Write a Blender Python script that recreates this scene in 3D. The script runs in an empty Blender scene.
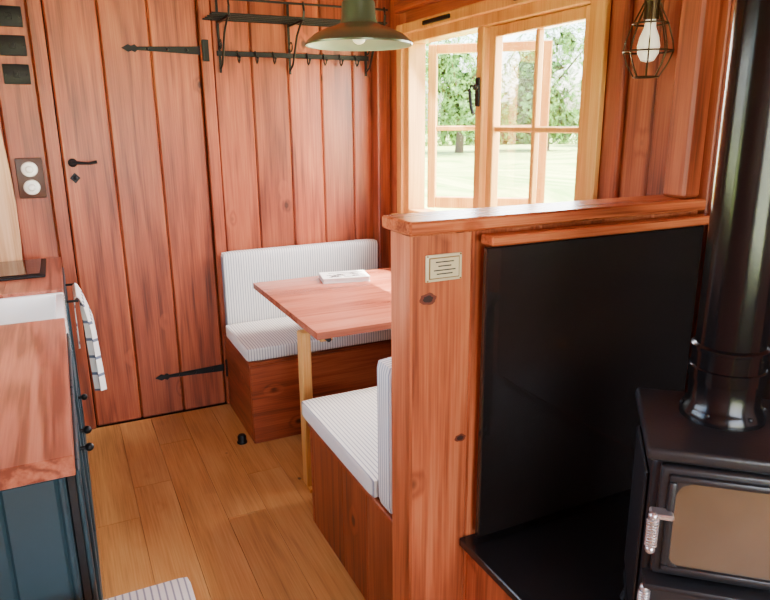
import bpy, bmesh, math, random
from mathutils import Vector, Matrix, noise
random.seed(7)
S=bpy.context.scene
COL=S.collection

# ------------------------------------------------------------------ materials
def srgb(r,g,b):
    f=lambda c:(c/255/12.92) if c/255<=0.04045 else ((c/255+0.055)/1.055)**2.4
    return (f(r),f(g),f(b),1)
def newmat(name):
    m=bpy.data.materials.new(name); m.use_nodes=True
    nt=m.node_tree; return m,nt,nt.nodes['Principled BSDF']
def plain(name,col,rough=0.5,metal=0.0,bump=0.0,bscale=60,var=0.08,spec=None,coat=0):
    m,nt,p=newmat(name)
    N=nt.nodes;L=nt.links
    tc=N.new('ShaderNodeTexCoord'); no=N.new('ShaderNodeTexNoise')
    no.inputs['Scale'].default_value=bscale; no.inputs['Detail'].default_value=4
    L.new(tc.outputs['Object'],no.inputs['Vector'])
    r=N.new('ShaderNodeValToRGB')
    r.color_ramp.elements[0].color=tuple(c*(1-var) for c in col[:3])+(1,)
    r.color_ramp.elements[1].color=tuple(min(1,c*(1+var)) for c in col[:3])+(1,)
    L.new(no.outputs['Fac'],r.inputs['Fac']); L.new(r.outputs['Color'],p.inputs['Base Color'])
    p.inputs['Roughness'].default_value=rough; p.inputs['Metallic'].default_value=metal
    if coat: p.inputs['Coat Weight'].default_value=coat
    if bump:
        b=N.new('ShaderNodeBump'); b.inputs['Strength'].default_value=bump; b.inputs['Distance'].default_value=0.002
        L.new(no.outputs['Fac'],b.inputs['Height']); L.new(b.outputs['Normal'],p.inputs['Normal'])
    return m
def wood(name,dark,mid,light,axis='Z',rough=0.38,knots=True,ringf=7,var=0.20,bump=0.12,ringamt=0.15,knotr=0.085):
    m,nt,p=newmat(name); N=nt.nodes;L=nt.links
    def math_(op,a,b=None,clamp=False):
        n=N.new('ShaderNodeMath'); n.operation=op; n.use_clamp=clamp
        for i,v in enumerate((a,b)):
            if v is None: continue
            if isinstance(v,(int,float)): n.inputs[i].default_value=v
            else: L.new(v,n.inputs[i])
        return n.outputs[0]
    tc=N.new('ShaderNodeTexCoord'); geo=N.new('ShaderNodeNewGeometry')
    vm=N.new('ShaderNodeVectorMath'); vm.operation='SCALE'; vm.inputs[0].default_value=(17,11,23)
    L.new(geo.outputs['Random Per Island'],vm.inputs['Scale'])
    va=N.new('ShaderNodeVectorMath'); va.operation='ADD'
    L.new(tc.outputs['Object'],va.inputs[0]); L.new(vm.outputs[0],va.inputs[1])
    def mapped(along,across):
        mp=N.new('ShaderNodeMapping'); s=[across]*3; s['XYZ'.index(axis)]=along
        mp.inputs['Scale'].default_value=s; L.new(va.outputs[0],mp.inputs['Vector']); return mp.outputs[0]
    nA=N.new('ShaderNodeTexNoise'); nA.inputs['Scale'].default_value=1; nA.inputs['Detail'].default_value=3
    L.new(mapped(0.4,6),nA.inputs['Vector'])
    nB=N.new('ShaderNodeTexNoise'); nB.inputs['Scale'].default_value=1; nB.inputs['Detail'].default_value=5
    L.new(mapped(4,170),nB.inputs['Vector'])
    nC=N.new('ShaderNodeTexNoise'); nC.inputs['Scale'].default_value=1; nC.inputs['Detail'].default_value=4
    L.new(mapped(1.6,9),nC.inputs['Vector'])
    A=nA.outputs['Fac']
    if knots:
        vo=N.new('ShaderNodeTexVoronoi'); vo.inputs['Scale'].default_value=1
        L.new(mapped(3.4,5.0),vo.inputs['Vector'])
        D=vo.outputs['Distance']
        infl=math_('MULTIPLY',math_('SUBTRACT',0.20,D,True),0.9)
        A=math_('ADD',A,infl)
    ring=math_('ADD',math_('MULTIPLY',math_('SINE',math_('MULTIPLY',A,ringf*6.283)),0.5),0.5)
    ring=math_('POWER',ring,2.2)
    fac=math_('ADD',math_('ADD',math_('MULTIPLY',ring,-ringamt),math_('MULTIPLY',nB.outputs['Fac'],0.5)),math_('ADD',math_('MULTIPLY',nC.outputs['Fac'],0.55),0.05))
    cr=N.new('ShaderNodeValToRGB'); e=cr.color_ramp.elements
    e[0].position=0.30; e[0].color=dark; e[1].position=0.77; e[1].color=light
    x=e.new(0.53); x.color=mid
    L.new(fac,cr.inputs['Fac'])
    hs=N.new('ShaderNodeHueSaturation')
    L.new(math_('ADD',math_('MULTIPLY',geo.outputs['Random Per Island'],var*2),1-var),hs.inputs['Value'])
    L.new(cr.outputs['Color'],hs.inputs['Color']); col=hs.outputs['Color']
    if knots:
        mr=N.new('ShaderNodeMapRange'); mr.inputs['From Min'].default_value=knotr*.5; mr.inputs['From Max'].default_value=knotr
        mr.inputs['To Min'].default_value=0.88; mr.inputs['To Max'].default_value=0.0
        L.new(D,mr.inputs['Value'])
        mx=N.new('ShaderNodeMix'); mx.data_type='RGBA'
        L.new(mr.outputs[0],mx.inputs['Factor']); L.new(col,mx.inputs['A'])
        mx.inputs['B'].default_value=tuple(c*0.25 for c in dark[:3])+(1,)
        col=mx.outputs['Result']
    L.new(col,p.inputs['Base Color']); p.inputs['Roughness'].default_value=rough
    b=N.new('ShaderNodeBump'); b.inputs['Strength'].default_value=bump; b.inputs['Distance'].default_value=0.002
    L.new(fac,b.inputs['Height']); L.new(b.outputs['Normal'],p.inputs['Normal'])
    return m
RD=(srgb(94,38,20),srgb(150,70,40),srgb(180,98,60))
redZ=wood('redwood_vertical',*RD,axis='Z')
redX=wood('redwood_across',*RD,axis='X')
redY=wood('redwood_lengthwise',*RD,axis='Y')
RP=(srgb(116,50,26),srgb(182,94,54),srgb(212,130,84))
parZ=wood('redwood_partition',*RP,axis='Z',var=.10)
parX=wood('redwood_cap',*RP,axis='X',rough=.26,var=.1)
RT=(srgb(124,60,42),srgb(170,94,68),srgb(192,120,92))
topX=wood('table_redwood',*RT,axis='X',rough=0.2,knots=False,ringf=5,var=.06)
topY=wood('counter_redwood',*RT,axis='Y',rough=0.28,knots=False,ringf=9,var=.06,ringamt=.28)
oakY=wood('oak_floor',srgb(140,94,46),srgb(192,138,76),srgb(212,164,104),axis='Y',rough=0.42,var=0.11,bump=0.04,ringf=4,ringamt=.07,knotr=.05)
PN=(srgb(176,114,48),srgb(212,152,76),srgb(230,178,104))
pineZ=wood('pine_frame',*PN,axis='Z',knots=False,var=0.05,ringf=4,ringamt=.1)
paleZ=wood('pale_timber',srgb(196,140,90),srgb(224,176,128),srgb(236,200,160),axis='Z',knots=False,var=0.05)
knotM=plain('wood_knot',srgb(46,20,12),0.5,0,.2,200,.3)
knotR=plain('wood_knot_ring',srgb(104,46,26),0.45,0,.2,120,.3)
seamM=plain('seam_shadow_board',srgb(44,18,10),0.8)
iron=plain('black_iron',srgb(24,24,25),0.5,0.5,0.3,90)
stoveM=plain('stove_black_steel',srgb(40,41,44),0.36,0.3,0.15,140)
pipeM=plain('flue_enamel',srgb(20,20,22),0.18,0.4)
panelM=plain('heat_panel_black',srgb(26,22,21),0.22,0.0,0.02,30,0.2,coat=.4)
slate=plain('slate',srgb(26,26,27),0.22,0,0.1,12,0.3)
steel=plain('polished_steel',srgb(215,215,215),0.3,0.85)
teal=plain('cabinet_paint',srgb(36,60,68),0.4,0,0.1,40)
blackp=plain('cabinet_black',srgb(16,18,20),0.35)
ceram=plain('white_ceramic',srgb(240,238,230),0.15,0,0,5,0.02,coat=.5)
green=plain('enamel_green',srgb(60,72,58),0.3,0.1,0,6,0.05,coat=.4)
palein=plain('enamel_inside',srgb(150,166,148),0.4,0,0,6,0.03)
bronze=plain('cage_bronze',srgb(70,54,30),0.4,0.7)
brass=plain('aged_brass',srgb(150,120,70),0.35,0.9)
cream=plain('plaque_cream',srgb(214,200,160),0.4,0,0,30)
brownp=plain('socket_plate',srgb(70,40,26),0.45,0,.1,60,.2)
ink=plain('ink',srgb(40,38,40),0.7)
paper=plain('paper',srgb(232,230,224),0.6,0,0,20,.04)
hobg=plain('hob_glass',srgb(40,18,14),0.08)
def glassmat(name,tint=(1,1,1,1),gl=0.08):
    m=bpy.data.materials.new(name); m.use_nodes=True; nt=m.node_tree; N=nt.nodes;L=nt.links; N.clear()
    o=N.new('ShaderNodeOutputMaterial'); t=N.new('ShaderNodeBsdfTransparent'); g=N.new('ShaderNodeBsdfGlossy')
    t.inputs['Color'].default_value=tint; g.inputs['Roughness'].default_value=0.02
    x=N.new('ShaderNodeMixShader'); x.inputs[0].default_value=gl
    L.new(t.outputs[0],x.inputs[1]);L.new(g.outputs[0],x.inputs[2]);L.new(x.outputs[0],o.inputs[0]); return m
glass=glassmat('window_glass')
sglass=plain('stove_glass',srgb(84,70,54),0.08,0,0,5,.4,coat=1)
def emis(name,col,st):
    m,nt,p=newmat(name); p.inputs['Base Color'].default_value=col
    p.inputs['Emission Color'].default_value=col; p.inputs['Emission Strength'].default_value=st; return m
bulbM=emis('bulb_frosted',srgb(255,246,225),0.5)
def stripes(name,axis,pitch=0.013,dk=(140,142,150),p0=.45):
    m,nt,p=newmat(name); N=nt.nodes;L=nt.links
    tc=N.new('ShaderNodeTexCoord'); sx=N.new('ShaderNodeSeparateXYZ'); L.new(tc.outputs['Object'],sx.inputs[0])
    a=N.new('ShaderNodeMath');a.operation='MULTIPLY';a.inputs[1].default_value=6.2832/pitch; L.new(sx.outputs[axis],a.inputs[0])
    s=N.new('ShaderNodeMath');s.operation='SINE';L.new(a.outputs[0],s.inputs[0])
    r=N.new('ShaderNodeValToRGB'); e=r.color_ramp.elements
    e[0].position=p0;e[0].color=srgb(226,223,215); e[1].position=0.9;e[1].color=srgb(*dk)
    L.new(s.outputs[0],r.inputs['Fac']); L.new(r.outputs['Color'],p.inputs['Base Color']); p.inputs['Roughness'].default_value=0.85
    no=N.new('ShaderNodeTexNoise');no.inputs['Scale'].default_value=9; L.new(tc.outputs['Object'],no.inputs['Vector'])
    b=N.new('ShaderNodeBump');b.inputs['Strength'].default_value=.35;b.inputs['Distance'].default_value=.02
    L.new(no.outputs['Fac'],b.inputs['Height']);L.new(b.outputs['Normal'],p.inputs['Normal'])
    return m
strX=stripes('ticking_x','X'); strZ=stripes('ticking_y','Y')
towM=stripes('towel_stripe','Z',0.075,(96,104,122),.82)

# ------------------------------------------------------------------ builder
class B:
    def __init__(s,name): s.name=name; s.bm=bmesh.new(); s.mats=[]
    def mi(s,m):
        if m not in s.mats: s.mats.append(m)
        return s.mats.index(m)
    def _add(s,t,mat,M=None,smooth=False):
        i=s.mi(mat)
        for f in t.faces: f.material_index=i; f.smooth=smooth
        if M is not None: bmesh.ops.transform(t,matrix=M,verts=t.verts)
        me=bpy.data.meshes.new('tmp'); t.to_mesh(me); s.bm.from_mesh(me); bpy.data.meshes.remove(me); t.free()
    def box(s,x0,x1,y0,y1,z0,z1,mat,bev=0.003,seg=1,M=None,smooth=False):
        t=bmesh.new(); bmesh.ops.create_cube(t,size=1)
        for v in t.verts:
            v.co=Vector(((x0+x1)/2+v.co.x*(x1-x0),(y0+y1)/2+v.co.y*(y1-y0),(z0+z1)/2+v.co.z*(z1-z0)))
        if bev: bmesh.ops.bevel(t,geom=list(t.edges),offset=min(bev,0.45*min(x1-x0,y1-y0,z1-z0)),segments=seg,affect='EDGES',profile=0.5)
        s._add(t,mat,M,smooth); return s
    def cyl(s,p0,p1,r0,mat,r1=None,n=24,M=None):
        r1=r0 if r1 is None else r1
        p0=Vector(p0);p1=Vector(p1);d=p1-p0
        t=bmesh.new(); bmesh.ops.create_cone(t,cap_ends=True,segments=n,radius1=r0,radius2=r1,depth=d.length)
        Q=Matrix.Translation((p0+p1)/2)@d.to_track_quat('Z','Y').to_matrix().to_4x4()
        bmesh.ops.transform(t,matrix=Q,verts=t.verts)
        s._add(t,mat,M,True)
        return s
    def sph(s,c,r,mat,sc=(1,1,1),M=None,sub=16):
        t=bmesh.new(); bmesh.ops.create_uvsphere(t,u_segments=sub,v_segments=sub//2+2,radius=r)
        bmesh.ops.transform(t,matrix=Matrix.Translation(c)@Matrix.Diagonal((*sc,1)),verts=t.verts); s._add(t,mat,M,True); return s
    def tube(s,pts,r,mat,n=8,M=None):
        pts=[Vector(p) for p in pts]; t=bmesh.new(); rings=[]
        up=Vector((0.13,0.21,0.97)).normalized()
        for i,p in enumerate(pts):
            d=(pts[min(i+1,len(pts)-1)]-pts[max(i-1,0)]).normalized()
            a=d.cross(up)
            if a.length<.1: a=d.cross(Vector((1,0,0)))
            a.normalize(); b=d.cross(a)
            rr=r[i] if isinstance(r,(list,tuple)) else r
            rings.append([t.verts.new(p+(a*math.cos(k*2*math.pi/n)+b*math.sin(k*2*math.pi/n))*rr) for k in range(n)])
        for i in range(len(rings)-1):
            for k in range(n): t.faces.new((rings[i][k],rings[i][(k+1)%n],rings[i+1][(k+1)%n],rings[i+1][k]))
        t.faces.new(rings[0]);t.faces.new(rings[-1][::-1]); bmesh.ops.recalc_face_normals(t,faces=t.faces)
        s._add(t,mat,M,True); return s
    def lathe(s,prof,c,mat,n=40,M=None):
        t=bmesh.new();c=Vector(c);rings=[]
        for r,z in prof: rings.append([t.verts.new(c+Vector((max(r,.0003)*math.cos(k*2*math.pi/n),max(r,.0003)*math.sin(k*2*math.pi/n),z))) for k in range(n)])
        for i in range(len(rings)-1):
            for k in range(n): t.faces.new((rings[i][k],rings[i][(k+1)%n],rings[i+1][(k+1)%n],rings[i+1][k]))
        s._add(t,mat,M,True); return s
    def poly(s,pts,th,mat,M=None,bev=0.0):
        t=bmesh.new(); vs=[t.verts.new(p) for p in pts]; f=t.faces.new(vs)
        r=bmesh.ops.extrude_face_region(t,geom=[f]); vv=[g for g in r['geom'] if isinstance(g,bmesh.types.BMVert)]
        bmesh.ops.translate(t,verts=vv,vec=th); bmesh.ops.recalc_face_normals(t,faces=t.faces); s._add(t,mat,M); return s
    def done(s,parent=None,M=None):
        me=bpy.data.meshes.new(s.name)
        co=[v.co for v in s.bm.verts]
        if M is None:
            lo=Vector([min(c[i] for c in co) for i in range(3)]); hi=Vector([max(c[i] for c in co) for i in range(3)]); o=(lo+hi)/2
            M=Matrix.Translation(o); bmesh.ops.translate(s.bm,verts=s.bm.verts,vec=-o)
        s.bm.to_mesh(me); s.bm.free()
        for m in s.mats: me.materials.append(m)
        ob=bpy.data.objects.new(s.name,me); COL.objects.link(ob); ob.matrix_world=M
        if parent: ob.parent=parent; ob.matrix_parent_inverse=parent.matrix_world.inverted()
        try:
            me.set_sharp_from_angle(angle=math.radians(35))
        except Exception: pass
        return ob
def empty(name,loc):
    e=bpy.data.objects.new(name,None); e.empty_display_size=.1; COL.objects.link(e); e.location=loc
    bpy.context.view_layer.update(); return e

# ------------------------------------------------------------------ room shell
XL,XR,YB,YF,ZC=-0.65,1.665,3.45,-1.7,2.30
f=B('floor'); x=XL
w=0.155
while x<XR:
    x1=min(x+w,XR); y=YF
    y1=YF+random.uniform(.5,1.8)
    while y<YB:
        y1=min(y1,YB); f.box(x+.0004,x1-.0004,y+.0005,y1-.0005,-.03,0,oakY,.001); y=y1; y1=y+random.uniform(1.1,2.0)
    x=x1
f.box(XL-.05,XR+.06,YF-.05,YB+.12,-.08,-.031,seamM,0)
f.done()
c=B('ceiling'); y=YF-.05
while y<YB+.05:
    y1=min(y+.2,YB+.06); c.box(XL-.05,XR+.06,y,y1,ZC,ZC+.04,redX,.003); y=y1
c.done()
DX0,DX1,DZ=0.02,0.68,2.14
G=.0016
wb=B('wall_back')
for a,b_ in [(-.65,-.42),(-.42,-.2),(-.2,-.04)]: wb.box(a+G,b_-G,YB,YB+.045,0,ZC,redZ,.008)
wb.box(-.04,.74,YB,YB+.05,DZ+.06,ZC,redX,.004)
xs=[.74,.93,1.12,1.30,1.48,XR]
for a,b_ in zip(xs[:-1],xs[1:]): wb.box(a+G,b_-G,YB,YB+.045,0,ZC,redZ,.008)
wb.box(-.7,XR+.06,YB+.051,YB+.09,-.03,ZC+.04,seamM,0)
wb.done()
t=B('trim_1'); t.box(-.04,.016,YB-.012,YB+.05,0,DZ+.06,redZ,.004); t.done()
t=B('trim_2'); t.box(.684,.74,YB-.012,YB+.05,0,DZ+.06,redZ,.004); t.done()
t=B('trim_3'); t.box(.017,.683,YB-.012,YB+.05,DZ+.004,DZ+.06,redX,.004); t.done()
dr=empty('door_1',(.35,YB,0))
b=B('planks')
for a,b_ in [(.02,.24),(.24,.455),(.455,.68)]: b.box(a+G,b_-G,YB+.005,YB+.045,.004,DZ,redZ,.008)
b.done(dr)
def strap(z):
    h=B('strap_hinge')
    pts=[(.70,z+.020),(.60,z+.016),(.42,z+.009),(.395,z+.008),(.385,z+.018),(.37,z+.011),(.355,z+.017),(.325,z),(.355,z-.017),(.37,z-.011),(.385,z-.018),(.395,z-.008),(.42,z-.009),(.60,z-.016),(.70,z-.020)]
    h.poly([(x,YB+.005,zz) for x,zz in pts],(0,-.006,0),iron)
    h.box(.690,.722,YB-.018,YB-.012,z-.05,z+.05,iron,.002)
    h.cyl((.695,YB-.012,z-.045),(.695,YB-.012,z+.045),.007,iron)
    for xx in (.44,.53,.62): h.sph((xx,YB-.001,z),.007,iron)
    return h
strap(1.84).done(dr); strap(.215).done(dr)
h=B('lever_latch'); z=1.33
h.lathe([(0,0),(.02,0),(.02,.008),(.01,.014),(.01,.035),(0,.035)],(0,0,0),iron,M=Matrix.Translation((.062,YB+.005,z))@Matrix.Rotation(math.pi/2,4,'X'))
h.tube([(.05,YB-.03,z+.002),(.085,YB-.032,z),(.13,YB-.034,z-.004),(.165,YB-.032,z+.003)],[.008,.0075,.006,.008],iron)
h.poly([(.065,YB+.005,z-.045),(.088,YB+.005,z-.07),(.065,YB+.005,z-.095),(.042,YB+.005,z-.07)],(0,-.006,0),iron)
h.sph((.065,YB-.004,z-.07),.009,iron)
h.done(dr)
wl=B('wall_left')
LW=(1.3,2.7,1.12,1.85)
for i in range(26):
    a=YF+i*.2; b_=min(a+.2,YB)
    if a>=YB: break
    wl.box(XL-.05,XL,a,b_,0,LW[2] if (a<LW[1] and b_>LW[0]) else ZC,redZ,.004)
    if a<LW[1] and b_>LW[0]: wl.box(XL-.05,XL,a,b_,LW[3],ZC,redZ,.004)
wl.done()
WY0,WY1,WZ0,WZ1=1.80,3.19,1.02,1.93
wr=B('wall_right')
ys=[YF,-1.5,-1.3,-1.1,-.9,-.7,-.5,-.3,-.1,.1,.3,.5,.7,.9,1.1,1.32,1.55,WY0]
for a,b_ in zip(ys[:-1],ys[1:]): wr.box(XR,XR+.06,a,b_,0,ZC,redZ,.006)
ys=[WY0,2.0,2.2,2.4,2.6,2.8,3.0,WY1]
for a,b_ in zip(ys[:-1],ys[1:]): wr.box(XR,XR+.06,a,b_,0,WZ0,redZ,.005)
wr.box(XR,XR+.06,WY0,WY1,WZ1,2.10,redY,.004); wr.box(XR,XR+.06,WY0,WY1,2.10,ZC,redY,.004)
wr.box(XR,XR+.06,WY1,YB,0,ZC,redZ,.005)
wr.done()
wf=B('wall_front')
wf.box(XL,-.35,YF-.05,YF,0,ZC,redZ,.004); wf.box(1.4,XR,YF-.05,YF,0,ZC,redZ,.004)
wf.box(-.35,1.4,YF-.05,YF,0,.7,redX,.004); wf.box(-.35,1.4,YF-.05,YF,2.05,ZC,redX,.004); wf.done()
def windowframe(name,ax,pos,a0,a1,z0,z1,n):
    o=B(name)
    def bx(a,b_,za,zb):
        if ax=='X': o.box(pos-.045,pos-.005,a,b_,za,zb,pineZ,.003)
        else: o.box(a,b_,pos-.045,pos-.005,za,zb,pineZ,.003)
    bx(a0,a0+.05,z0,z1);bx(a1-.05,a1,z0,z1);bx(a0+.05,a1-.05,z0,z0+.05);bx(a0+.05,a1-.05,z1-.05,z1)
    for i in range(1,n):
        a=a0+(a1-a0)*i/n; bx(a-.02,a+.02,z0+.05,z1-.05)
    if ax=='X': o.box(pos-.027,pos-.023,a0+.04,a1-.04,z0+.04,z1-.04,glass,0)
    else: o.box(a0+.04,a1-.04,pos-.027,pos-.023,z0+.04,z1-.04,glass,0)
    o.done()
windowframe('added_window_left','X',XL,1.3,2.7,1.12,1.85,3)  # unseen left window, put in to let light onto the worktop side
windowframe('window_3','Y',YF,-.35,1.4,.7,2.05,4)
t=B('trim_4'); t.box(XR-.08,XR-.001,3.36,YB-.001,0,ZC-.001,redZ,.006); t.done()
t=B('trim_5'); t.box(XR-.07,XR-.001,1.345,1.425,1.282,ZC-.001,redZ,.008); t.done()
t=B('trim_6'); t.box(XR-.025,XR-.001,1.66,1.69,1.0,ZC-.001,redZ,.006); t.done()
t=B('trim_7'); t.box(XR-.045,XR-.001,1.70,3.24,2.03,2.12,redY,.006); t.done()

D=XR-1.70
wn=empty('window_1',(1.72+D,2.5,1.05))
o=B('frame')
X0,X1=1.69+D,1.79+D
o.box(X0,X1,WY0+.001,1.85,WZ0,WZ1,pineZ,.004);o.box(X0,X1,3.14,WY1-.001,WZ0,WZ1,pineZ,.004)
o.box(X0,X1,1.85,3.14,1.88,WZ1-.001,pineZ,.004);o.box(X0,X1,1.85,3.14,WZ0+.001,1.05,pineZ,.004)
o.box(X0,X1,2.475,2.525,1.05,1.88,pineZ,.004)
A0=XR-.028
o.box(A0,XR-.001,1.755,1.805,.98,1.975,pineZ,.005);o.box(A0,XR-.001,3.185,3.245,.98,1.975,pineZ,.005)
o.box(A0,XR-.001,1.805,3.185,1.925,1.975,pineZ,.005);o.box(XR-.08,XR-.001,1.76,3.23,.99,1.02,pineZ,.006)
o.done(wn)
def sash(name,M,hy=True):
    W,Z0,Z1=.613,1.052,1.878
    s=B(name); st=.044
    s.box(0,.04,-W,-W+st,Z0,Z1,pineZ,.004,M=M);s.box(0,.04,-st,0,Z0,Z1,pineZ,.004,M=M)
    s.box(0,.04,-W+st,-st,Z1-st,Z1,pineZ,.004,M=M);s.box(0,.04,-W+st,-st,Z0,Z0+.06,pineZ,.004,M=M)
    s.box(.006,.034,-W/2-.011,-W/2+.011,Z0+.06,Z1-st,pineZ,.004,M=M)
    s.box(.007,.033,-W+st,-st,1.455,1.478,pineZ,.004,M=M)
    s.box(.018,.021,-W+st-.004,-st+.004,Z0+.055,Z1-st+.004,glass,0,M=M)
    return s
sash('sash_1',Matrix.Translation((1.715+D,2.467,0))).done(wn)
Ml=Matrix.Translation((1.797+D,3.13,0))@Matrix.Rotation(math.radians(50),4,'Z')
s=sash('sash_2',Ml); s.done(wn)
h=B('casement_latch')
h.box(1.680+D,1.69+D,2.485,2.515,1.56,1.68,iron,.003); h.tube([(1.675+D,2.50,1.64),(1.65+D,2.50,1.645),(1.640+D,2.49,1.62),(1.640+D,2.48,1.56),(1.645+D,2.47,1.53)],.007,iron)
h.sph((1.675+D,2.5,1.64),.014,iron)
h.tube([(1.71+D,1.93,1.075),(1.69+D,2.1,1.075),(1.69+D,2.3,1.072)],.006,iron)
h.done(wn)
h=B('trickle_vents')
for yy in (2.83,2.12): h.box(A0-.012,A0,yy-.12,yy+.12,1.94,1.96,iron,.003)
h.done(wn)

# ------------------------------------------------------------------ partition, hearth, panels
p=B('partition_wall')
xs=[.715,.885,1.09,1.30,1.48,XR-.001]
for a,b_ in zip(xs[:-1],xs[1:]): p.box(a,b_,1.345,1.455,0,1.247,parZ,.005)
p.box(.700,XR-.001,1.320,1.472,1.248,1.28,parX,.005)
p.box(.890,XR-.001,1.268,1.319,1.216,1.240,parX,.004)
for kx,kz,kr in [(.762,1.088,.011),(.862,.70,.008)]:
    for rr,yy,mm in [(1.7,1.3449,knotR),(1.0,1.3447,knotM)]:
        p.poly([(kx+kr*rr*1.25*math.cos(i*math.pi/9)*(1+.1*math.sin(i*2.1)),yy,kz+kr*rr*.8*math.sin(i*math.pi/9)*(1+.12*math.cos(i*1.7))) for i in range(18)],(0,-.0003,0),mm)
p.done()
q=B('plaque'); q.box(.752,.852,1.338,1.344,1.130,1.196,cream,.004,2)
q.box(.760,.844,1.3365,1.338,1.137,1.189,brass,.0005); q.box(.7625,.8415,1.3355,1.3365,1.1395,1.1865,cream,.0003)
for i,(a,w_) in enumerate([(1.178,.05),(1.168,.036),(1.158,.06),(1.149,.044)]): q.box(.802-w_/2,.802+w_/2,1.3350,1.3356,a-.0014,a+.0014,ink,0)
for xx in (.7565,.8475):
    for zz in (1.1335,1.1925): q.sph((xx,1.3375,zz),.0022,brass)
q.done()
hp=B('heat_shield_panel'); hp.box(.898,XR-.025,1.300,1.318,.415,1.208,panelM,.003)
for xx in (.95,1.58):
    for zz in (.5,1.12): hp.cyl((xx,1.318,zz),(xx,1.3445,zz),.012,iron)
hp.done()
hp=B('heat_shield_panel'); hp.box(XR-.022,XR-.010,.32,1.29,.415,1.208,panelM,.003)
for yy in (.4,1.2):
    for zz in (.5,1.12): hp.cyl((XR-.010,yy,zz),(XR-.0005,yy,zz),.012,iron)
hp.done()
he=B('hearth')
for a,b_ in [(.89,1.09),(1.09,1.29),(1.29,1.49),(1.49,XR-.002)]: he.box(a,b_,.30,1.344,0,.375,parZ,.004)
he.box(.865,XR-.001,.27,1.344,.376,.40,slate,.003); he.done()

# ------------------------------------------------------------------ stove
SX,SY=1.115,.792
sv=empty('wood_burning_stove',(SX,SY,.40))
MS=Matrix.Translation((SX,SY,.401))@Matrix.Rotation(math.radians(-42),4,'Z')
o=B('body')
o.box(-.138,.138,-.150,.115,.075,.505,stoveM,.012,3,M=MS,smooth=True)
o.box(-.152,.152,-.168,.130,.506,.532,stoveM,.008,3,M=MS,smooth=True)
o.box(-.142,.142,-.158,.120,.055,.082,stoveM,.006,2,M=MS)
o.box(-.14,.14,-.20,-.148,.262,.275,stoveM,.005,2,M=MS)
for a in (-1,1):
    for yy in (-.14,.095): o.cyl((a*.115,yy,.06),(a*.135,yy*1.08,.006),.017,stoveM,.012,M=MS)
    o.box(a*.142-.004,a*.142+.004,-.12,.09,.12,.46,stoveM,.004,M=MS)
o.done(sv)
o=B('door')
o.box(-.126,.126,-.172,-.151,.280,.502,stoveM,.007,3,M=MS,smooth=True)
for (a,b_,za,zb) in [(-.112,.112,.476,.490),(-.112,.112,.292,.306),(-.112,-.098,.306,.476),(.098,.112,.306,.476)]:
    o.box(a,b_,-.182,-.170,za,zb,stoveM,.005,2,M=MS)
o.box(-.099,.099,-.1745,-.1725,.305,.477,sglass,.0005,M=MS)
for sx in (-1,1):
    o.poly([(sx*.099,-.1750,.477),(sx*.074,-.1750,.477),(sx*.090,-.1750,.469),(sx*.099,-.1750,.452)],(0,-.004,0),stoveM,M=MS)
    o.poly([(sx*.099,-.1750,.305),(sx*.082,-.1750,.305),(sx*.093,-.1750,.311),(sx*.099,-.1750,.322)],(0,-.004,0),stoveM,M=MS)
o.done(sv)
o=B('lower_door')
o.box(-.126,.126,-.166,-.151,.10,.252,stoveM,.007,3,M=MS,smooth=True)
Mx=MS@Matrix.Translation((0,-.166,.195))@Matrix.Rotation(math.pi/2,4,'X')
o.lathe([(0,0),(.040,0),(.040,.008),(.032,.013),(.012,.013),(.012,.022),(.018,.024),(.018,.034),(0,.036)],(0,0,0),stoveM,M=Mx)
for k in range(8):
    an=k*math.pi/4; o.sph((.026*math.cos(an),-.180,.195+.026*math.sin(an)),.004,steel,M=MS)
o.done(sv)
o=B('handles')
def spring(cx,cy,z0,z1,r=.010):
    n=int((z1-z0)/.0055)
    pts=[(cx+r*math.cos(i*math.pi/5),cy+r*math.sin(i*math.pi/5),z0+(z1-z0)*i/(n*10)) for i in range(n*10+1)]
    o.tube(pts,.0024,steel,n=6,M=MS); o.cyl((cx,cy,z0-.004),(cx,cy,z1+.004),.0055,steel,M=MS)
    o.sph((cx,cy,z1+.006),.009,steel,M=MS);o.sph((cx,cy,z0-.006),.009,steel,M=MS)
spring(-.135,-.20,.355,.410,.009); o.box(-.14,-.10,-.20,-.170,.409,.419,steel,.003,M=MS)
spring(-.135,-.185,.205,.250,.009); o.box(-.14,-.10,-.185,-.164,.200,.210,steel,.003,M=MS)
for zz in (.32,.46): o.cyl((.131,-.165,zz-.02),(.131,-.165,zz+.02),.008,stoveM,M=MS)
o.done(sv)
o=B('flue_pipe')
FM=MS@Matrix.Translation((-.0,.020,.01))
o.lathe([(.078,.521),(.078,.532),(.072,.545),(.066,.555),(.066,.60),(.0695,.602),(.0695,.625),(.066,.627),(.066,.66),(.0695,.662),(.0695,.668),(.0625,.672),(.0625,1.886)],(0,0,0),pipeM,n=48,M=FM)
for k in range(6):
    an=k*math.pi/3; o.sph((.074*math.cos(an),.074*math.sin(an),.542),.004,stoveM,M=FM)
o.lathe([(.0625,1.878),(.11,1.878),(.11,1.886),(.0625,1.888)],(0,0,0),pipeM,n=48,M=FM)
o.done(sv)

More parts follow.
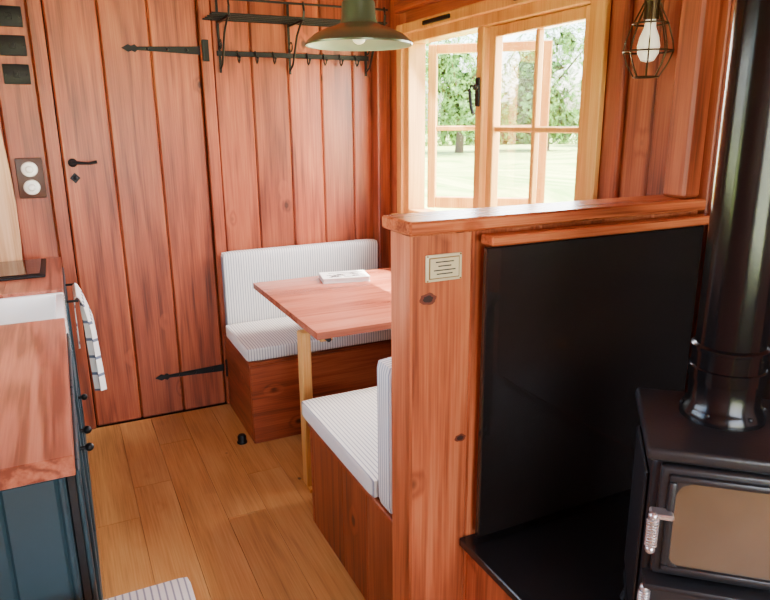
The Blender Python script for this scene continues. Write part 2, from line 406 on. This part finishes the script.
# ------------------------------------------------------------------ benches
def cushion(b,x0,x1,y0,y1,z0,z1,mat,puff=.012):
    t=bmesh.new(); bmesh.ops.create_cube(t,size=1)
    for v in t.verts: v.co=Vector(((x0+x1)/2+v.co.x*(x1-x0),(y0+y1)/2+v.co.y*(y1-y0),(z0+z1)/2+v.co.z*(z1-z0)))
    bmesh.ops.subdivide_edges(t,edges=t.edges,cuts=15,use_grid_fill=True)
    c=Vector(((x0+x1)/2,(y0+y1)/2,(z0+z1)/2)); hx=[(x1-x0)/2,(y1-y0)/2,(z1-z0)/2]
    thin=hx.index(min(hx))
    for v in t.verts:
        u=[(v.co[i]-c[i])/hx[i] for i in range(3)]
        r=min(hx)*.45
        q=[v.co[i]-c[i] for i in range(3)]
        inner=[max(-(hx[i]-r),min(hx[i]-r,q[i])) for i in range(3)]
        d=Vector([q[i]-inner[i] for i in range(3)])
        if d.length>1e-6: q=[inner[i]+(d.normalized()*min(d.length,r))[i] for i in range(3)]
        others=[i for i in range(3) if i!=thin]
        k=(1-u[others[0]]**4)*(1-u[others[1]]**4)
        q[thin]+=math.copysign(1,u[thin])*puff*k*abs(u[thin])*(.6+.8*noise.noise(v.co*4))
        v.co=c+Vector(q)
    b._add(t,mat,None,True)
    for sgn in (-1,1):
        o_=[i for i in range(3) if i!=thin]; pts=[]
        e=hx[thin]*.72*sgn
        for k in range(41):
            a=k/40*2*math.pi; ca,sa=math.cos(a),math.sin(a)
            q=[0,0,0]; q[thin]=e
            for i,cc in zip(o_,(ca,sa)):
                vv=(abs(ca)**12+abs(sa)**12)**(1/12); q[i]=cc/vv*(hx[i]-.006)
            pts.append(tuple(c[i]+q[i] for i in range(3)))
        b.tube(pts,.0045,mat,n=6)
BR=XR-.085
bf=empty('bench_seat',(1.2,3.2,0))
o=B('base')
o.box(.695,BR,2.91,2.935,0,.40,redX,.003)
o.box(.695,.72,2.9355,3.42,0,.40,redY,.003)
o.box(BR-.025,BR,2.9355,3.42,0,.40,redY,.003)
o.box(.69,BR,2.905,3.422,.401,.418,redX,.003); o.done(bf)
o=B('seat_cushion'); cushion(o,.68,BR-.004,2.89,3.342,.423,.492,strX,.004); o.done(bf)
o=B('back_cushion'); cushion(o,.70,BR-.004,3.350,3.422,.445,.86,strX,.003); o.done(bf)
bn=empty('bench_seat',(1.2,1.8,0))
o=B('base')
o.box(.73,XR-.005,2.155,2.18,0,.40,redX,.003)
for a,b_ in [(1.457,1.66),(1.66,1.86),(1.86,2.154)]: o.box(.73,.755,a,b_,0,.40,redZ,.002)
o.box(.725,XR-.005,1.457,2.185,.401,.418,redX,.003); o.done(bn)
o=B('seat_cushion'); cushion(o,.715,XR-.01,1.578,2.235,.423,.492,strX,.004); o.done(bn)
o=B('back_cushion'); cushion(o,.722,XR-.01,1.474,1.572,.423,.875,strZ,.004); o.done(bn)

# ------------------------------------------------------------------ table
tb=empty('dining_table',(1.24,2.64,0))
o=B('table_top')
ys=[2.20,2.42,2.65,2.87,3.09]
for a,b_ in zip(ys[:-1],ys[1:]): o.box(.78,1.63,a,b_,.727,.755,topX,.0012)
o.done(tb)
o=B('underframe')
o.box(.815,.865,2.26,3.03,.695,.726,pineZ,.003); o.box(1.52,1.57,2.26,3.03,.695,.726,pineZ,.003)
o.box(.866,1.519,2.60,2.64,.695,.726,pineZ,.003)
o.cyl((.84,2.262,.71),(.84,2.235,.71),.010,iron); o.done(tb)
o=B('leg'); o.box(.785,.825,2.40,2.455,.012,.694,pineZ,.004); o.box(.785,.83,2.37,2.48,0,.014,pineZ,.003)
o.box(1.53,1.57,2.40,2.455,0,.694,pineZ,.004);o.done(tb)
bk=B('book')
MB=Matrix.Translation((1.20,2.955,.7555))@Matrix.Rotation(math.radians(-12),4,'Z')
bk.box(-.115,.115,-.075,.075,0,.003,paper,.001,M=MB);bk.box(-.112,.113,-.072,.072,.003,.020,paper,.001,M=MB)
bk.box(-.115,.115,-.075,.075,.020,.024,paper,.001,M=MB)
for i in range(34):
    a=random.uniform(-.09,.06); c_=random.uniform(-.055,.05); bk.box(a,a+random.uniform(.012,.05),c_,c_+.007,.0240,.0245,ink,0,M=MB)
bk.done()
d=B('door_stop'); d.lathe([(0,0),(.024,0),(.025,.006),(.020,.014),(.021,.034),(.016,.042),(0,.044)],(.645,2.955,0),iron); d.done()

# ------------------------------------------------------------------ pendant
o=B('pendant_lamp'); P=(1.0,2.27,1.765)
o.lathe([(.187,-.006),(.188,.0),(.180,.010),(.155,.030),(.115,.048),(.085,.058),(.066,.066),(.060,.082),(.057,.135),(.045,.150),(.022,.157),(.018,.185),(0,.187)],P,green,n=64)
o.lathe([(.187,-.006),(.182,-.004),(.176,.006),(.150,.026),(.110,.044),(.08,.053),(.0,.06)],P,palein,n=64)
o.cyl((P[0],P[1],P[2]+.18),(P[0],P[1],ZC-.001),.004,iron,n=10)
o.sph((P[0],P[1],P[2]+.022),.024,bulbM); o.cyl((P[0],P[1],P[2]+.03),(P[0],P[1],P[2]+.06),.016,brass)
o.lathe([(.05,-.03),(.05,-.002),(0,-.001)],(P[0],P[1],ZC),iron)
o.done()
o=B('cage_lamp'); C=Vector((1.57,1.50,1.705))
prof=[(.022,.115),(.030,.095),(.048,.06),(.064,.01),(.068,-.015),(.055,-.05),(.034,-.085)]
for k in range(8):
    an=k*math.pi/4; o.tube([C+Vector((r*math.cos(an),r*math.sin(an),z)) for r,z in prof],.0022,bronze,n=6)
for r,z in [(.068,-.015),(.034,-.085),(.048,.06)]:
    o.tube([C+Vector((r*math.cos(i*math.pi/12),r*math.sin(i*math.pi/12),z)) for i in range(25)],.0024,bronze,n=6)
o.cyl(C+Vector((0,0,.07)),C+Vector((0,0,.15)),.022,bronze); o.cyl(C+Vector((0,0,.15)),C+Vector((0,0,.175)),.022,bronze,.006)
o.lathe([(.0,-.045),(.018,-.04),(.029,-.02),(.031,0),(.026,.025),(.016,.05),(.014,.075)],C,bulbM)
o.cyl(C+Vector((0,0,.17)),(C.x,C.y,ZC-.001),.0035,iron,n=8)
o.lathe([(.04,-.025),(.04,-.002),(0,-.001)],(C.x,C.y,ZC),iron)
o.done()

# ------------------------------------------------------------------ coat rack
o=B('coat_rack_shelf')
zr=1.83; yb=YB-.001
o.box(.76,1.57,yb-.012,yb,zr-.012,zr+.012,iron,.002)
for i,yy in enumerate((yb-.02,yb-.075,yb-.13,yb-.185,yb-.23)):
    o.box(.70,1.575,yy-.004,yy+.004,1.976,1.984,iron,.001)
o.box(.70,1.575,yb-.240,yb-.234,2.035,2.045,iron,.001)
for xx in (.775,1.13,1.555):
    o.box(xx-.006,xx+.006,yb-.008,yb,1.74,2.08,iron,.001)
    pts=[(xx,yb-.008,1.76),(xx,yb-.05,1.78),(xx,yb-.09,1.84),(xx,yb-.13,1.91),(xx,yb-.19,1.955),(xx,yb-.235,1.975),(xx,yb-.245,2.01),(xx,yb-.237,2.05)]
    o.tube(pts,.0055,iron)
    o.box(xx-.006,xx+.006,yb-.24,yb-.008,1.965,1.975,iron,.001)
    o.tube([(xx+.0,yb-.03+.022*math.cos(a*.5),1.87+.022*math.sin(a*.5)) for a in range(14)],.004,iron)
for xx in (.86,.95,1.04,1.22,1.31,1.40,1.49):
    o.tube([(xx,yb-.012,zr+.015),(xx,yb-.018,zr-.005),(xx,yb-.022,zr-.03),(xx,yb-.035,zr-.042),(xx,yb-.052,zr-.034),(xx,yb-.058,zr-.020)],.004,iron)
    o.sph((xx,yb-.058,zr-.018),.007,iron)
o.done()

# ------------------------------------------------------------------ switches and socket
for z in (1.95,1.832,1.715):
    o=B('light_switch'); xc=-.115
    o.box(xc-.052,xc+.052,YB-.010,YB-.001,z-.042,z+.042,iron,.004,2)
    o.box(xc-.012,xc+.012,YB-.014,YB-.009,z-.014,z+.014,iron,.002); o.box(xc-.005,xc+.005,YB-.022,YB-.013,z-.004,z+.008,iron,.002)
    for a in (-.04,.04): o.sph((xc+a,YB-.0105,z),.003,iron)
    o.done()
o=B('wall_socket'); xc,z=-.118,1.268
o.box(xc-.055,xc+.055,YB-.016,YB-.001,z-.09,z+.09,brownp,.006,2)
for zz in (z-.040,z+.040):
    o.lathe([(.034,0),(.034,.012),(.030,.018),(.016,.018),(.014,.026),(.009,.030),(0,.030)],(0,0,0),ceram,M=Matrix.Translation((xc,YB-.016,zz))@Matrix.Rotation(math.pi/2,4,'X'))
o.done()
t=B('trim_8')
cur=[(-.20,.905),(-.195,1.0),(-.192,1.15),(-.196,1.3),(-.206,1.45),(-.22,1.6),(-.235,1.75),(-.25,1.9),(-.27,2.1),(-.29,2.25)]
t.poly([(x,YB-.001,z) for x,z in [(-.40,.905)]+cur+[(-.40,2.25)]],(0,-.06,0),paleZ); t.done()

# ------------------------------------------------------------------ kitchen
kc=empty('kitchen_cabinet',(-.34,2.3,0))
o=B('carcass')
o.box(-.645,-.06,1.305,2.295,.08,.855,teal,.002);o.box(-.645,-.06,2.296,2.735,.08,.66,teal,.002);o.box(-.645,-.06,2.736,3.43,.08,.855,teal,.002)
o.box(-.645,-.10,1.34,3.43,0,.079,blackp,.002)
x=-.645
while x<-.07:
    x1=min(x+.095,-.06); o.box(x,x1,1.288,1.304,.0,.855,teal,.005); x=x1
o.done(kc)
o=B('cupboard_doors')
for a,b_ in [(1.31,1.78),(1.785,2.29),(2.30,2.73),(2.74,3.43)]:
    zt=.85 if not 2.29<a<2.4 else .655
    o.box(-.059,-.042,a,b_,.09,zt,blackp,.002)
    for y0,y1,z0,z1 in [(a,a+.05,.09,zt),(b_-.05,b_,.09,zt),(a+.05,b_-.05,.09,.15),(a+.05,b_-.05,zt-.06,zt)]:
        o.box(-.042,-.034,y0,y1,z0,z1,teal,.002)
for yy,zz in [(1.73,.70),(1.84,.70),(2.35,.6)]:
    o.cyl((-.036,yy,zz),(-.018,yy,zz),.005,iron); o.sph((-.014,yy,zz),.011,iron)
o.done(kc)
o=B('worktop')
for x0,x1 in [(-.648,-.45),(-.45,-.24),(-.24,-.040)]: o.box(x0,x1,1.275,2.30,.858,.90,topY,.0015)
for x0,x1 in [(-.648,-.45),(-.45,-.24),(-.24,-.040)]: o.box(x0,x1,2.732,3.435,.858,.90,topY,.0015)
o.box(-.648,-.56,2.301,2.731,.858,.90,topY,.003)
o.done(kc)
o=B('butler_sink')
o.box(-.555,-.038,2.303,2.335,.665,.890,ceram,.008,3);o.box(-.555,-.038,2.697,2.729,.665,.890,ceram,.008,3)
o.box(-.555,-.523,2.33,2.70,.665,.890,ceram,.008,3);o.box(-.070,-.038,2.33,2.70,.665,.890,ceram,.008,3)
o.box(-.53,-.05,2.33,2.70,.665,.70,ceram,.004); o.done(kc)
o=B('hob'); o.box(-.56,-.10,2.98,3.36,.901,.912,iron,.003); o.box(-.54,-.12,3.0,3.34,.912,.916,hobg,.001)
o.done()
o=B('tea_towel')
RZ=.835
o.cyl((.004,2.78,RZ),(.004,3.10,RZ),.005,iron)
for yy in (2.785,3.095): o.cyl((-.0335,yy,RZ),(.004,yy,RZ),.005,iron)
t=bmesh.new(); ny=26
path=[(-.013,RZ-.20)]+[(-.010,RZ-.20+i*.03) for i in range(6)]+[(-.006,RZ+.003),(.004,RZ+.012),(.014,RZ+.003)]+[(.018+.001*i,RZ-.02-i*.029) for i in range(14)]
rows=[]
for j in range(ny+1):
    y=2.81+.26*j/ny; row=[]
    for i,(px,pz) in enumerate(path):
        front=max(0,i-9)/13
        w_=.026*math.sin(j*1.05+.4)*min(1,front*2.5)+.008*math.sin(j*2.1)*front
        row.append(t.verts.new((px+max(w_,-.010)+.008*min(1,front*3),y+.012*front*math.sin(j*.7),pz-.01*front*math.sin(j*.5))))
    rows.append(row)
for j in range(ny):
    for i in range(len(path)-1): t.faces.new((rows[j][i],rows[j+1][i],rows[j+1][i+1],rows[j][i+1]))
bmesh.ops.recalc_face_normals(t,faces=t.faces)
bmesh.ops.solidify(t,geom=t.faces,thickness=.003)
o._add(t,towM,None,True); o.done()
st=empty('stool',(-.03,1.05,0))
o=B('frame')
for xx in (-.17,.10):
    for yy in (.92,1.185): o.cyl((xx,yy,0.002),(xx*.8-.006,yy*.9+.105,.545),.016,pineZ,.018)
o.box(-.19,.125,.895,1.215,.545,.565,pineZ,.006)
for yy in (.93,1.175): o.cyl((-.155,yy,.2),(.09,yy,.2),.010,pineZ)
o.done(st)
o=B('cushion'); cushion(o,-.20,.14,.885,1.225,.568,.615,strX,.006); o.done(st)

# ------------------------------------------------------------------ outside
gm,nt,pp=newmat('meadow'); N=nt.nodes;L=nt.links
no=N.new('ShaderNodeTexNoise');no.inputs['Scale'].default_value=40;no.inputs['Detail'].default_value=8
tc=N.new('ShaderNodeTexCoord');L.new(tc.outputs['Generated'],no.inputs['Vector'])
r=N.new('ShaderNodeValToRGB');r.color_ramp.elements[0].position=.35;r.color_ramp.elements[0].color=srgb(128,168,64);r.color_ramp.elements[1].position=.65;r.color_ramp.elements[1].color=srgb(208,216,120)
L.new(no.outputs['Fac'],r.inputs['Fac']);L.new(r.outputs['Color'],pp.inputs['Base Color']);pp.inputs['Roughness'].default_value=.9
g=B('meadow_ground')
t=bmesh.new(); bmesh.ops.create_grid(t,x_segments=40,y_segments=40,size=120)
for v in t.verts: v.co.z=-.8+.25*noise.noise(v.co*.05)*min(1,v.co.length/20)
g._add(t,gm,None,True); g.done()
lm,nt,pp=newmat('foliage'); N=nt.nodes;L=nt.links
no=N.new('ShaderNodeTexNoise');no.inputs['Scale'].default_value=2.6;no.inputs['Detail'].default_value=9;no.inputs['Roughness'].default_value=.8
tc=N.new('ShaderNodeTexCoord');L.new(tc.outputs['Object'],no.inputs['Vector'])
r=N.new('ShaderNodeValToRGB');r.color_ramp.elements[0].position=.35;r.color_ramp.elements[0].color=srgb(56,92,42);r.color_ramp.elements[1].position=.65;r.color_ramp.elements[1].color=srgb(140,186,94)
L.new(no.outputs['Fac'],r.inputs['Fac']);L.new(r.outputs['Color'],pp.inputs['Base Color']);pp.inputs['Roughness'].default_value=.8
mr=N.new('ShaderNodeMath');mr.operation='GREATER_THAN';mr.inputs[1].default_value=.54;L.new(no.outputs['Fac'],mr.inputs[0]);L.new(mr.outputs[0],pp.inputs['Alpha'])
bark=plain('bark',srgb(90,74,56),.9,0,.5,8,.3)
o=B('tree_line')
def tree(seed,loc,sc):
    random.seed(seed); TM=Matrix.Translation(loc)@Matrix.Scale(sc,4)
    o.tube([(0,0,-.1),(.1,0,1.5),(0,.15,3.5),(.2,0,6)],[.38,.28,.22,.1],bark,n=10,M=TM)
    for k in range(5):
        a=k*1.3; o.tube([(0,0,2.4+k*.5),(math.cos(a)*1.2,math.sin(a)*1.2,3.8+k*.5),(math.cos(a)*2.6,math.sin(a)*2.6,5+k*.6)],[.13,.09,.04],bark,n=6,M=TM)
    for k in range(26):
        a=random.uniform(0,6.28); R=random.uniform(0,3.4); z=random.uniform(2.2,9); R*=math.sqrt(max(.1,1-((z-5.2)/5)**2))
        t=bmesh.new(); bmesh.ops.create_icosphere(t,subdivisions=3,radius=random.uniform(1.0,1.7))
        off=Vector((a*9,R*5,z))
        for v in t.verts: v.co*=1+.35*noise.noise(v.co*1.6+off)
        o._add(t,lm,TM@Matrix.Translation((R*math.cos(a),R*math.sin(a),z)),True)
k=0
for az,dist,sc in [(20,52,1.1),(27,64,1.1),(32,50,.95),(39,54,1.0),(45,66,1.15),(51,52,.9),(58,55,1.1),(66,50,1.1),(12,55,1.1)]:
    a=math.radians(az); tree(10+k,(dist*math.sin(a),dist*math.cos(a),-.95),sc); k+=1
random.seed(3)
for i in range(60):
    az=math.radians(5+i*1.2); R=70+random.uniform(-2,2)
    t=bmesh.new(); bmesh.ops.create_icosphere(t,subdivisions=2,radius=random.uniform(1.8,3.2))
    for v in t.verts: v.co*=1+.35*noise.noise(v.co*1.2+Vector((i,0,0)))
    o._add(t,lm,Matrix.Translation((R*math.sin(az),R*math.cos(az),.5)),True)
o.done()

# ------------------------------------------------------------------ light
w=bpy.data.worlds.new('World'); S.world=w; w.use_nodes=True; nt=w.node_tree; bg=nt.nodes['Background']
sk=nt.nodes.new('ShaderNodeTexSky'); sk.sky_type='NISHITA'; sk.sun_disc=False; sk.sun_elevation=math.radians(55); sk.sun_rotation=math.radians(100); sk.dust_density=3
nt.links.new(sk.outputs[0],bg.inputs['Color']); bg.inputs['Strength'].default_value=3.2
def light(kind,name,loc,target,energy,size=None,col=(1,1,1)):
    l=bpy.data.lights.new(name,kind); l.energy=energy; l.color=col
    if kind=='AREA': l.shape='RECTANGLE'; l.size,l.size_y=size
    if kind=='SUN': l.angle=math.radians(.6)
    ob=bpy.data.objects.new(name,l); COL.objects.link(ob); ob.location=loc
    ob.rotation_euler=(Vector(target)-Vector(loc)).to_track_quat('-Z','Y').to_euler(); return ob
e=math.radians(67); a=math.radians(8)
light('SUN','sun',(math.cos(e)*math.cos(a)*20,-math.cos(e)*math.sin(a)*20,math.sin(e)*20),(0,0,0),42,col=(1,.95,.86))
light('AREA','rear_window_fill',(.5,YF+.06,1.4),(.6,3,1.0),72,(1.6,1.2),(1,.98,.96))  # area lamp added inside the unseen rear window as interior fill
light('AREA','side_fill',(XL+.03,2.0,1.5),(1.2,2.1,.9),14,(1.3,.65),(1,.98,.96))  # added fill lamp on the left, set at the unseen side opening
light('AREA','main_window_daylight',(1.98,2.5,1.5),(.2,2.2,.3),75,(1.2,.8),(1,.98,.95))

# ------------------------------------------------------------------ camera
yaw,pitch,roll=math.radians(25.7),math.radians(15.0),math.radians(.49)
F=Vector((math.cos(pitch)*math.sin(yaw),math.cos(pitch)*math.cos(yaw),-math.sin(pitch)))
R0=Vector((math.cos(yaw),-math.sin(yaw),0)); U0=R0.cross(F)
R=R0*math.cos(roll)-U0*math.sin(roll); U=R.cross(F)
cam=bpy.data.cameras.new('camera'); cam.sensor_width=36; cam.lens=664/770*36; cam.clip_start=.02; cam.clip_end=500
co=bpy.data.objects.new('camera',cam); COL.objects.link(co)
M=Matrix((( R.x,U.x,-F.x,0),(R.y,U.y,-F.y,0),(R.z,U.z,-F.z,1.5),(0,0,0,1))); co.matrix_world=M
S.camera=co
